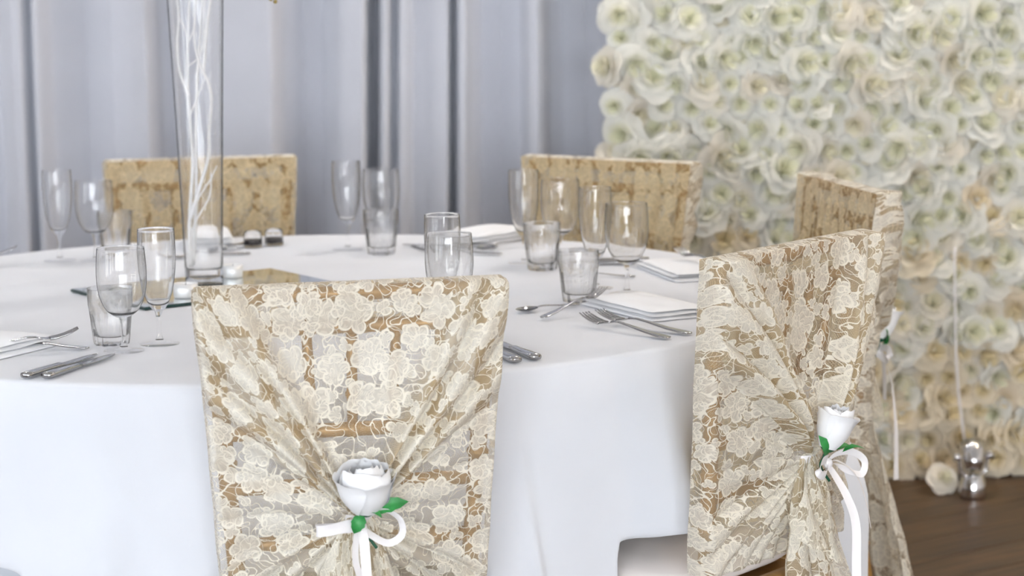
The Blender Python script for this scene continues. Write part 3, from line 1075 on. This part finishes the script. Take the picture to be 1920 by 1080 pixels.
def build_rose(root, kind):
    """root at the knot of the chair frame"""
    if kind == 'front':
        base = Vector((-.008, post_y(KZ) + .088, KZ + .020)); tilt = (rad(-14), rad(2), rad(25)); S = 1.14
    else:
        base = Vector((.006, post_y(KZ) + .088, KZ + .022)); tilt = (rad(-14), rad(-10), rad(60)); S = .95
    rt = empty('bloom_axis') if False else None
    R = Matrix.Translation(base) @ Matrix.Rotation(tilt[0], 4, 'X') @ Matrix.Rotation(tilt[1], 4, 'Y') @ Matrix.Rotation(tilt[2], 4, 'Z') @ Matrix.Scale(S, 4)
    if kind == 'front':
        specs = [(4, .033, .050, 2.1, .006, .0), (3, .031, .060, 2.5, .000, .010), (3, .025, .062, 2.6, -.001, .022), (3, .016, .060, 2.8, -.001, .022)]
    else:
        specs = [(4, .028, .062, 2.0, .009, .0), (3, .026, .070, 2.4, .001, .010), (3, .019, .070, 2.6, -.001, .016), (3, .011, .067, 2.8, -.001, .012)]
    sd = 0
    for li, (n, rr, h, span, flare, fold) in enumerate(specs):
        for k in range(n):
            sd += 1
            b = MB()
            b.grid(rose_petal(k * 2 * PI / n + li * .7, rr * (1 + .05 * math.sin(sd * 2.1)), h * (1 + .06 * math.sin(sd * 1.7)), span, flare * (1 + .3 * math.sin(sd)), sd, 0, fold))
            b.v = [R @ p for p in b.v]
            obj('petal', b.mesh('petal', M['rose']), root)
    cal = MB().lathe([(0, -.008), (.006, -.007), (.012, -.002), (.014, .006), (.012, .012)], 14, close=False)
    cal.v = [R @ p for p in cal.v]
    obj('calyx', cal.mesh('calyx', M['stem']), root)
    st = R @ Vector((0, 0, -.004))
    obj('stem', MB().tube(catmull([st, st + Vector((.004, -.004, -.012)), st + Vector((.002, -.010, -.028)), st + Vector((-.014, -.004, -.052))], 5), .0022, 8).mesh('stem', M['stem']), root)

    def leaf(p, d, nrm, L, W):
        p, d, nrm = Vector(p), Vector(d).normalized(), Vector(nrm).normalized()
        sd_ = d.cross(nrm).normalized(); nrm = sd_.cross(d)
        rows = []
        for i in range(9):
            t = i / 8
            wd = W * math.sin(PI * t ** .8) ** .8 * (1 + .08 * (-1) ** i) if 0 < t < 1 else 0.0002
            rows.append([p + d * L * t + sd_ * wd * q + nrm * (abs(q) * wd * .35 + .006 * math.sin(PI * t) - .004 * t) for q in (-1, -.5, 0, .5, 1)])
        return MB().grid(rows).mesh('leaf', M['leaf'])
    if kind == 'front':
        obj('leaf', leaf(st + Vector((-.008, 0, .004)), (-.95, .15, .22), (0, 1, .5), .052, .011), root)
        obj('leaf', leaf(st + Vector((.006, .006, .0)), (.45, .1, -.9), (.2, 1, .1), .030, .010), root)
        obj('leaf', leaf(st + Vector((.0, .012, .004)), (-.55, .3, -.1), (0, .4, 1), .022, .008), root)
    else:
        obj('leaf', leaf(st + Vector((.006, .004, -.006)), (.55, .05, .8), (.3, 1, 0), .040, .010), root)
        obj('leaf', leaf(st + Vector((-.006, .006, -.002)), (-.85, .35, .05), (0, .3, 1), .042, .010), root)
        obj('leaf', leaf(st + Vector((-.016, .018, -.004)), (-.9, .55, .12), (0, .2, 1), .040, .007), root)


COVER_LABEL = dict(
    front='champagne lace cover with gathered folds on the chair nearest the camera',
    right='champagne lace cover with hanging tail on the right-hand chair seen at an angle',
    far_right='champagne lace cover on the chair farthest right, before the flower wall',
    back_right='champagne lace cover on the chair across the table by the flower wall edge',
    back_left='champagne lace cover on the chair behind the tall glass vase')
for i, key in enumerate(CH):
    loc, rz = PLACE[key]
    cv = tag(empty('chair_cover', loc, rz), COVER_LABEL[key], 'chair cover', 'lace chair covers')
    for nm, me in build_cover(31 + i * 7, out=.05 if key == 'front' else .066, side=key != 'front', inner=.075 if key == 'front' else .445):
        obj(nm, me, cv)
BOW = dict(front='white satin ribbon bow tied on the nearest chair below its rose',
           right='white satin ribbon bow tied on the right-hand angled chair',
           far_right='white satin ribbon bow on the chair farthest right, mostly hidden',
           )
ROSE = dict(front='open white artificial rose with green leaf on the nearest chair',
            right='white artificial rosebud with green leaves on the right-hand angled chair',
            far_right='white artificial rose peeking out behind the chair farthest right')
for key in BOW:
    loc, rz = PLACE[key]
    kd = 'front' if key == 'front' else 'side'
    dy = 0 if kd == 'front' else .016
    off_ = Matrix.Rotation(rz, 3, 'Z') @ Vector((0, dy, 0))
    l2 = (loc[0] + off_.x, loc[1] + off_.y, 0)
    bw = tag(empty('ribbon_bow', l2, rz), BOW[key], 'bow', 'white ribbon bows on the chairs')
    build_bow(bw, kd)
    rs = tag(empty('artificial_rose', l2, rz), ROSE[key], 'rose', 'white roses on the chairs')
    build_rose(rs, kd)

# ------------------------------------------------------------------ glassware


def glass_bowl(outer, wall, inner_bottom):
    """outer: profile (r, z) from the bottom axis to the rim; the inside follows at the wall's thickness"""
    prof = [(0.0, outer[0][1])] + outer
    r1, z1 = outer[-1]
    inner = []
    for (r, z) in reversed(outer):
        if z > inner_bottom + .002:
            inner.append((max(r - wall, .0006), z))
    prof += [(r1 - wall * .12, z1 + .0004), (r1 - wall * .5, z1 + .0006), (r1 - wall * .88, z1 + .0004)] + inner + [(inner[-1][0] * .55, inner_bottom + .0008), (0.0, inner_bottom)]
    return prof


def spl(pts, k=5):
    return [(p.x, p.y) for p in catmull([(a, b, 0) for a, b in pts], k)]


def stem_glass_parts(bowl_prof, inner_bottom, bowl_z, foot_r):
    b = MB().lathe(glass_bowl(bowl_prof, .0011, inner_bottom), 48, close=False).mesh('bowl', M['glass'], recalc=True)
    st = MB().lathe([(0, .0075)] + spl([(.0065, .0075), (.0042, .014), (.0036, .028), (.0042, bowl_z - .010), (.0068, bowl_z - .0002)], 4) + [(0, bowl_z - .0002)], 24, close=False).mesh('stem', M['glass'], recalc=True)
    ft = MB().lathe([(0, .0003), (foot_r - .001, .0003), (foot_r, .0010), (foot_r - .001, .0019), (foot_r * .6, .0030), (foot_r * .3, .0050), (.0066, .0073), (0, .0073)], 40, close=False).mesh('foot', M['foot_glass'], recalc=True)
    return [('bowl', b), ('stem', st), ('foot', ft)]


WINE = stem_glass_parts(spl([(.006, .055), (.014, .057), (.026, .067), (.0355, .087), (.0395, .112), (.0395, .138), (.0375, .165)]), .0605, .055, .033)
FLUTE = stem_glass_parts(spl([(.006, .055), (.010, .057), (.0175, .069), (.025, .092), (.0295, .125), (.0305, .155), (.0295, .187)]), .064, .055, .033)


def tumbler_mesh():
    n = 80

    def rf(r, z, a):
        k = abs(math.cos(5 * a)) ** 1.0
        arch = smooth01(.064, .050, z) if False else 1 - smooth01(.050 + .010 * k, .058 + .012 * k, z)
        return r - .0042 * (1 - k) * arch
    outer = [(.027, 0.0004), (.0288, .002), (.030, .010), (.0312, .022), (.0325, .034), (.0338, .046), (.0346, .053), (.0353, .060), (.036, .066), (.0364, .076), (.0366, .092)]
    prof = [(0, .0004)] + outer + [(.0364, .0926), (.0360, .0928), (.0356, .0926)] + [(.0353, .092), (.0345, .076), (.0338, .062), (.0318, .046), (.0300, .030), (.0280, .018), (.024, .0145), (0, .0135)]
    v = MB()
    pts = []
    for idx, (r, z) in enumerate(prof):
        for k in range(n):
            a = 2 * PI * k / n
            rr = rf(r, z, a) if 0 < idx <= len(outer) else r
            pts.append((rr * math.cos(a), rr * math.sin(a), z))
    f = []
    for i in range(len(prof) - 1):
        for k in range(n):
            k2 = (k + 1) % n
            f.append((i * n + k, i * n + k2, (i + 1) * n + k2, (i + 1) * n + k))
    v.add(pts, f)
    return v.mesh('tumbler', M['thick_glass'], recalc=True)


TUMB = tumbler_mesh()


def stem_glass(parts, name, x, y, label, cat, group, rz=0.0):
    g = tag(empty(name, (x, y, TZ + .0012), rz), label, cat, group)
    for (nm, me) in parts:
        obj(nm, me, g)
    return g


SETS = dict(
    near_left=dict(w=(-.617, 3.674), f=(-.570, 3.738), t=(-.648, 3.742), d='near the two knives at the left'),
    front=dict(w=(-.102, 3.80), f=(-.115, 3.888), t=None, d='just beyond the nearest chair back'),
    right=dict(w=(.209, 4.220), f=(.155, 4.297), t=(.119, 4.135), d='beside the napkin with forks at the right'),
    back_right=dict(w=(.099, 4.677), f=(.026, 4.660), t=(.060, 4.560), d='in front of the back right chair'),
    back=dict(w=(-.275, 4.965), f=(-.345, 4.915), t=(-.270, 4.84), d='before the drape in the middle'),
    back_left=dict(w=(-.856, 4.797), f=(-.932, 4.803), t=(-.830, 4.885), d='at the far left edge of the picture'))
for i, (k, s) in enumerate(SETS.items()):
    stem_glass(WINE, 'wine_glass', *s['w'], 'clear round-bowled wine glass ' + s['d'], 'wine glass', 'wine glasses', i)
    stem_glass(FLUTE, 'champagne_flute', *s['f'], 'tall clear champagne flute ' + s['d'], 'flute', 'champagne flutes', i)
    if s['t']:
        t = obj('tumbler', TUMB, None, (s['t'][0], s['t'][1], TZ + .0012), (0, 0, i * .37))
        tag(t, 'short fluted water tumbler ' + s['d'], 'tumbler', 'water tumblers')

# ------------------------------------------------------------------ centrepiece: mirror, vase, branches, tealights
corners = [(-.826, 4.345), (-.650, 4.100), (-.300, 4.345), (-.476, 4.600)]
mc = Vector((sum(c[0] for c in corners) / 4, sum(c[1] for c in corners) / 4, 0))
mir = tag(empty('mirror_tile', (mc.x, mc.y, TZ + .0015)), 'dark-edged mirror tile under the tall vase and tealights', 'mirror')
v = []
for z, k in ((0, .995), (.0045, 1.0), (.0055, .985)):
    v += [((c[0] - mc.x) * k, (c[1] - mc.y) * k, z) for c in corners]
me = mk_mesh('edge', v, [(3, 2, 1, 0)] + [(i * 4 + k, i * 4 + (k + 1) % 4, (i + 1) * 4 + (k + 1) % 4, (i + 1) * 4 + k) for i in range(2) for k in range(4)], M['mirror_edge'], False)
obj('edge', me, mir)
obj('face', mk_mesh('face', [((c[0] - mc.x) * .985, (c[1] - mc.y) * .985, .0056) for c in corners], [(0, 1, 2, 3)], M['mirror'], False), mir)
MZ = TZ + .0015 + .0058

VX, VY, VH = -.594, 4.49, .70
vprof = []
for i in range(15):
    t = i / 14
    vprof.append((.0365 + .0235 * t ** 1.15, .0 + VH * t))
vase_prof = [(0, .0), (.035, 0)] + [(vprof[0][0], .002)] + vprof[1:] + [(vprof[-1][0] - .0014, VH + .001)] + [(r - .0026, z) for r, z in reversed(vprof[1:])] + [(.034, .020), (.030, .0155), (0, .0145)]
vs = obj('glass_vase', MB().lathe(vase_prof, 56, close=False).mesh('glass_vase', M['glass'], recalc=True), None, (VX, VY, MZ + .0003))
tag(vs, 'tall tapering clear glass vase holding white branches', 'vase')
br = tag(empty('branch_bundle', (VX, VY, MZ + .017)), 'white painted curly branches standing inside the tall vase', 'branches')
BR = [[(-0.0262, -0.016, 0.0031), (-0.0272, -0.0097, 0.0858), (-0.0167, -0.0035, 0.2008), (-0.0188, -0.0092, 0.2845), (-0.022, -0.003, 0.3577), (-0.0199, 0.0033, 0.4205), (-0.0126, -0.0025, 0.5042), (-0.0073, 0.0037, 0.5669), (-0.0031, 0.01, 0.6715)], [(-0.0241, 0.004, 0.0042), (-0.0136, 0.0086, 0.1276), (-0.0105, 0.0131, 0.2322), (-0.0052, 0.0057, 0.3159), (0.0, 0.0103, 0.3891), (0.0084, 0.0149, 0.4623), (0.0178, 0.0074, 0.546), (0.0241, 0.012, 0.6611)], [(-0.0241, -0.018, 0.0962), (-0.0031, -0.0133, 0.1538), (0.0178, -0.0085, 0.2113), (0.023, -0.0158, 0.2636), (0.0293, -0.0111, 0.3211), (0.023, -0.0064, 0.3577), (0.0115, -0.0136, 0.3808), (0.001, -0.0089, 0.41), (-0.0042, -0.0042, 0.4414), (0.001, -0.0115, 0.4937), (0.0063, -0.0067, 0.546), (0.0094, -0.002, 0.6506)], [(-0.0188, -0.012, 0.3316), (-0.0303, -0.006, 0.3577), (-0.0397, 0.0, 0.3839), (-0.0408, -0.006, 0.431), (-0.0366, 0.0, 0.4833), (-0.0418, 0.006, 0.5303), (-0.045, 0.0, 0.5774), (-0.0408, 0.006, 0.6506)], [(0.0136, -0.012, 0.3734), (0.0188, -0.0056, 0.4205), (0.0262, 0.0008, 0.478), (0.0387, -0.0048, 0.5356), (0.0429, 0.0016, 0.5879), (0.0387, 0.008, 0.6611)]]
TW = [[(-0.0262, -0.016, 0.0941), (-0.0031, -0.0133, 0.1381), (0.022, -0.0107, 0.1715), (0.0377, -0.02, 0.1987)], [(-0.022, -0.01, 0.0753), (-0.0031, -0.008, 0.1067), (0.0188, -0.006, 0.1402), (0.0241, -0.016, 0.1851)], [(-0.0178, -0.01, 0.295), (-0.001, -0.008, 0.3285), (0.0167, -0.006, 0.3661)], [(-0.0209, -0.008, 0.3891), (-0.0094, -0.004, 0.3933), (0.0021, 0.0, 0.4038)], [(-0.0188, -0.008, 0.4289), (-0.0094, 0.002, 0.4498), (-0.0031, 0.012, 0.4707)], [(-0.0366, -0.004, 0.4833), (-0.0262, 0.0, 0.4623), (-0.0188, 0.004, 0.4362)], [(0.0031, 0.0, 0.3996), (0.0136, 0.006, 0.431), (0.0167, 0.012, 0.4833), (0.022, 0.006, 0.5251)]]
for i, p in enumerate(BR):
    q = catmull([(a * .88, b_ * .88, c) for a, b_, c in p], 6)
    obj('branch', MB().tube(q, [.0037 - .0016 * j / len(q) for j in range(len(q))], 8).mesh('branch', M['branch']), br)
for p in TW:
    q = catmull([(a * .88, b_ * .88, c) for a, b_, c in p], 5)
    obj('twig', MB().tube(q, [.0020 - .0008 * j / len(q) for j in range(len(q))], 7).mesh('twig', M['branch']), br)
# drooping sprig above the vase: its tip just shows at the top edge of the picture
sp = tag(empty('berry_sprig', (VX, VY, MZ + VH)), 'gold-brown berry sprig drooping from the top of the vase', 'sprig')
tip = Vector((-.447 - VX, 4.49 - VY, 1.292 - MZ - VH))
obj('stem', MB().tube(catmull([(0, 0, -.12), (.03, 0, -.01), (.07, .0, .05), (.115, .0, .02), tip + Vector((-.004, 0, .08)), tip], 7), .0016, 6).mesh('stem', M['berry']), sp)
for k in range(9):
    o_ = Vector((.0052 * math.cos(k * 2.4), .0052 * math.sin(k * 2.4), .007 * (k - 1) * .75))
    obj('berry', MB().lathe([(0, -.0042), (.0026, -.0034), (.0042, 0), (.0026, .0034), (0, .0042)], 10, close=False).mesh('berry', M['berry']), sp, tip + o_)


def tealight(x, y, r, h, label, z=MZ):
    t = tag(empty('tealight', (x, y, z + .0003)), label, 'tealight', 'tealights on the mirror')
    obj('cup', MB().lathe([(0, 0), (r - .002, 0), (r - .0005, .0015), (r, h), (r - .001, h + .0004), (r - .0018, h - .001), (r - .0022, h * .75)], 32, close=False).mesh('cup', M['tin']), t)
    wx = obj('wax', MB().lathe([(0, h * .1), (r - .0025, h * .1), (r - .0025, h * .86), (r * .5, h * .9), (0, h * .9)], 28, close=False).mesh('wax', M['wax']), t)
    obj('wick', MB().tube([(0, 0, h * .88), (.0006, 0, h * 1.05)], .0007, 6).mesh('wick', M['wick']), wx)


tealight(-.592, 4.215, .0225, .025, 'white tealight in front of the vase, half hidden by the nearest chair')
tealight(-.536, 4.470, .0195, .024, 'white tealight just right of the vase base')


def shaker(x, y, label):
    t = tag(empty('salt_shaker', (x, y, TZ + .0015), rad(10)), label, 'shaker', 'small dark-based shakers')
    b = MB()
    for (wd, z) in ():
        pass
    prof = [(0, 0), (.019, 0), (.0205, .0015), (.0195, .028), (.017, .034), (.0155, .034), (.0175, .027), (.018, .004), (0, .0035)]
    obj('jar', MB().lathe(prof, 24, close=False).mesh('jar', M['glass'], recalc=True), t)
    obj('contents', MB().lathe([(0, .0042), (.0172, .0046), (.0172, .016), (.0, .0165)], 20, close=False).mesh('contents', M['dark']), t)


shaker(-.553, 4.985, 'left of the two small dark-based glass pots at the far table edge')
shaker(-.511, 5.015, 'right of the two small dark-based glass pots at the far table edge')

# ------------------------------------------------------------------ napkins


def napkin(x, y, rz, L, W, H, label, seed=0, puff=.004, z0=0.0):
    b = MB()
    layers = 3
    NXn, NYn = 26, 16
    rnd = random.Random(seed)
    for k in range(layers):
        zl = H * k / layers
        th = H / layers * .92
        sx, sy = (L / 2) * (1 - .03 * k), (W / 2) * (1 - .05 * k)
        ox, oy = rnd.uniform(-.004, .004), rnd.uniform(-.003, .003)
        top, bot = [], []
        for i in range(NXn + 1):
            u = 2 * i / NXn - 1
            r1, r2 = [], []
            for j in range(NYn + 1):
                v_ = 2 * j / NYn - 1
                e = max(abs(u) ** 10, abs(v_) ** 10)
                rd = 1 - .02 * (abs(u) ** 6 * abs(v_) ** 6)
                px, py = u * sx * rd + ox, v_ * sy * rd + oy
                pz = zl + puff * (1 - u * u) * (1 - v_ * v_) * (k + 1) / layers + .0016 * noise.noise(Vector((px * 22 + seed, py * 22, k)))
                pz = max(pz, .0 if k == 0 else 0)
                r1.append((px, py, pz + th * (1 - .5 * e)))
                r2.append((px, py, (0.0002 if k == 0 else pz) + th * .5 * e * (1 if k else 0)))
            top.append(r1); bot.append(r2)
        b.grid(top)
        b.grid([list(reversed(r)) for r in bot])
        # closing rim
        ring_t = top[0] + [r[-1] for r in top[1:]] + list(reversed(top[-1]))[1:] + [r[0] for r in reversed(top[:-1])]
        ring_b = bot[0] + [r[-1] for r in bot[1:]] + list(reversed(bot[-1]))[1:] + [r[0] for r in reversed(bot[:-1])]
        b.grid([ring_b, ring_t])
    o = obj('napkin', b.mesh('napkin', M['napkin'], recalc=True), None, (x, y, TZ + .0015 + z0), (0, 0, rz))
    tag(o, label, 'napkin', 'folded napkins')
    return o


NAP = rad(-62)
napkin(.232, 4.020, NAP, .24, .125, .018, 'folded white napkin with forks tucked beside it, nearest the right-hand chair', 1)
napkin(.335, 4.49, rad(-75), .24, .13, .016, 'folded white napkin with a fork on it, behind the right-hand chair', 2)
napkin(-.055, 5.02, rad(50), .20, .12, .026, 'folded white napkin before the back right chair, next to dark spoon', 3, puff=.01)
napkin(-.655, 5.02, rad(100), .18, .11, .032, 'folded white napkin seen through the tall vase', 4, puff=.012)
napkin(-.852, 3.672, rad(62), .24, .15, .020, 'folded white napkin cut off by the left picture edge', 5, puff=.008)

# ------------------------------------------------------------------ cutlery


def loft(stations):
    """stations: (x, half width, z centre, half thickness) -> closed flattened loft along x"""
    b = MB()
    n = 10
    rows = []
    for (x, wd, z, th) in stations:
        rows.append([(x, wd * math.copysign(abs(math.cos(2 * PI * k / n)) ** .7, math.cos(2 * PI * k / n)), z + th * math.copysign(abs(math.sin(2 * PI * k / n)) ** .8, math.sin(2 * PI * k / n))) for k in range(n)])
    v = [p for r in rows for p in r]
    f = []
    for i in range(len(rows) - 1):
        for k in range(n):
            k2 = (k + 1) % n
            f.append((i * n + k, i * n + k2, (i + 1) * n + k2, (i + 1) * n + k))
    f.append(tuple(range(n - 1, -1, -1)))
    m = (len(rows) - 1) * n
    f.append(tuple(range(m, m + n)))
    return b.add(v, f)


# handle end at x = 0, working end towards +x; z = 0 is the table
H_FORK = loft([(0, .004, .003, .0010), (.004, .0085, .003, .0016), (.02, .0095, .0032, .0018), (.05, .0070, .0045, .0016), (.09, .0042, .0085, .0015), (.115, .0034, .0105, .0015), (.130, .0040, .0090, .0014)]).mesh('handle', M['steel'])


def fork_head():
    b = loft([(.129, .0040, .0091, .0014), (.137, .0085, .0062, .0011), (.145, .0118, .0045, .0010), (.153, .0125, .0040, .0010)])
    for k in range(4):
        q = (k - 1.5) / 1.5
        yy = q * .0104
        pts = [(.151, yy, .0040), (.162, yy, .0046), (.175, yy * .98, .0070), (.187, yy * .95, .0105), (.197, yy * .92, .0145)]
        b.tube(pts, [.0019, .0018, .0017, .0015, .0008], 6)
    return b.mesh('tines', M['steel'])


FORK = [('handle', H_FORK), ('tines', fork_head())]
H_SPOON = loft([(0, .003, .003, .0010), (.004, .0070, .003, .0015), (.016, .0078, .0032, .0017), (.04, .0055, .0045, .0015), (.07, .0034, .0075, .0014), (.090, .0028, .0085, .0014), (.102, .0036, .0072, .0013)]).mesh('handle', M['steel'])


def spoon_bowl():
    rows = []
    for i in range(11):
        t = i / 10
        wd = .0165 * math.sin(PI * (.03 + .94 * t ** .85)) ** .62
        rows.append([(.100 + .048 * t, wd * q, .0072 - .006 * math.sin(PI * min(1, t * .96 + .04)) * (1 - q * q) - .001 * t) for q in (-1, -.7, -.35, 0, .35, .7, 1)])
    b = MB().grid(rows)
    b.grid([[(p[0], p[1], p[2] + .0011) for p in reversed(r)] for r in rows])
    return b.mesh('bowl', M['steel'])


SPOON = [('handle', H_SPOON), ('bowl', spoon_bowl())]
KNIFE = [('handle', loft([(0, .0045, .0055, .0030), (.003, .0095, .0055, .0050), (.012, .0105, .0055, .0052), (.05, .0088, .0050, .0045), (.09, .0075, .0045, .0040), (.100, .0078, .0045, .0040)]).mesh('handle', M['steel'])),
         ('blade', loft([(.099, .0076, .0045, .0030), (.108, .0088, .0035, .0016), (.15, .0100, .0032, .0012), (.19, .0085, .0032, .0010), (.206, .0045, .0032, .0008), (.212, .0008, .0032, .0005)]).mesh('blade', M['steel']))]


def cutlery(parts, name, a, b, label, cat, z0=0.0, pitch=0.0, roll=0.0, scale=1.0):
    """handle end at a, pointing to b"""
    g = tag(empty(name, (a[0], a[1], TZ + .0016 + z0)), label, cat, 'table cutlery')
    rz = math.atan2(b[1] - a[1], b[0] - a[0])
    g.rotation_euler = (Matrix.Rotation(rz, 3, 'Z') @ Matrix.Rotation(-pitch, 3, 'Y') @ Matrix.Rotation(roll, 3, 'X')).to_euler()
    g.scale = (scale, scale, scale)
    for (nm, me) in parts:
        obj(nm, me, g)
    return g


cutlery(KNIFE, 'table_knife', (-.726, 3.434), (-.652, 3.634), 'silver knife at the left table edge, the left of two', 'knife')
cutlery(KNIFE, 'table_knife', (-.694, 3.430), (-.625, 3.630), 'silver knife at the left table edge, nearer the glasses', 'knife')
cutlery(FORK, 'table_fork', (-.880, 3.640), (-.700, 3.690), 'silver fork poking out of the left napkin, tines raised', 'fork', z0=.004, pitch=rad(5), scale=1.0)
cutlery(SPOON, 'dessert_spoon', (-.676, 3.690), (-.86, 3.740), 'silver spoon with its bowl under the left napkin', 'spoon')
cutlery(KNIFE, 'table_knife', (.006, 3.508), (-.064, 3.70), 'silver knife half hidden behind the nearest chair, closer to it', 'knife')
cutlery(KNIFE, 'table_knife', (.036, 3.530), (-.034, 3.72), 'silver knife half hidden behind the nearest chair, farther from it', 'knife')
cutlery(SPOON, 'teaspoon', (.118, 4.085), (.010, 4.008), 'silver teaspoon beside the right-hand tumbler, bowl to the left', 'spoon', scale=.92)
cutlery(FORK, 'table_fork', (.050, 3.925), (.147, 4.035), 'silver fork with dark upright tines beside the right-hand napkin', 'fork', z0=.002, pitch=rad(8), scale=.86)
cutlery(FORK, 'table_fork', (.250, 3.708), (.115, 3.87), 'silver fork lying nearest the table edge at the right, tines to the left', 'fork', z0=.0, pitch=rad(2), scale=1.04)
cutlery(FORK, 'table_fork', (.288, 3.748), (.140, 3.90), 'silver fork along the right-hand napkin edge, under the nearest fork', 'fork', z0=.0, pitch=rad(2), scale=1.04)
cutlery(KNIFE, 'table_knife', (.275, 4.645), (.08, 4.66), 'silver knife lying crosswise behind the right-hand wine glass', 'knife')
cutlery(KNIFE, 'table_knife', (.245, 4.615), (.05, 4.625), 'silver knife lying crosswise in front of the similar far knife', 'knife')
cutlery(SPOON, 'teaspoon', (.235, 4.425), (.12, 4.455), 'silver teaspoon behind the right-hand wine glass stem', 'spoon', scale=.9)
cutlery(FORK, 'table_fork', (.415, 4.37), (.315, 4.56), 'silver fork resting on the napkin behind the right-hand chair', 'fork', z0=.019, pitch=rad(3))
cutlery(SPOON, 'table_spoon', (.03, 4.94), (-.10, 4.80), 'dark-looking spoon beside the napkin across the table', 'spoon', z0=.012, pitch=rad(-4))
cutlery(FORK, 'table_fork', (-.02, 4.79), (-.21, 4.85), 'silver fork across the table behind the middle glasses', 'fork')
cutlery(KNIFE, 'table_knife', (-.03, 4.90), (-.22, 4.96), 'silver knife across the table behind the middle wine glass', 'knife')
cutlery(SPOON, 'table_spoon', (-.565, 5.01), (-.615, 4.88), 'dark-looking spoon just right of the vase, across the table', 'spoon', z0=.004, pitch=rad(-1), scale=1.15)
cutlery(FORK, 'table_fork', (-.545, 4.86), (-.71, 4.79), 'silver fork seen through and right of the vase, across the table', 'fork')
cutlery(FORK, 'table_fork', (-1.20, 4.72), (-1.03, 4.74), 'dark fork tips entering at the left picture edge', 'fork', z0=.004, pitch=rad(6))
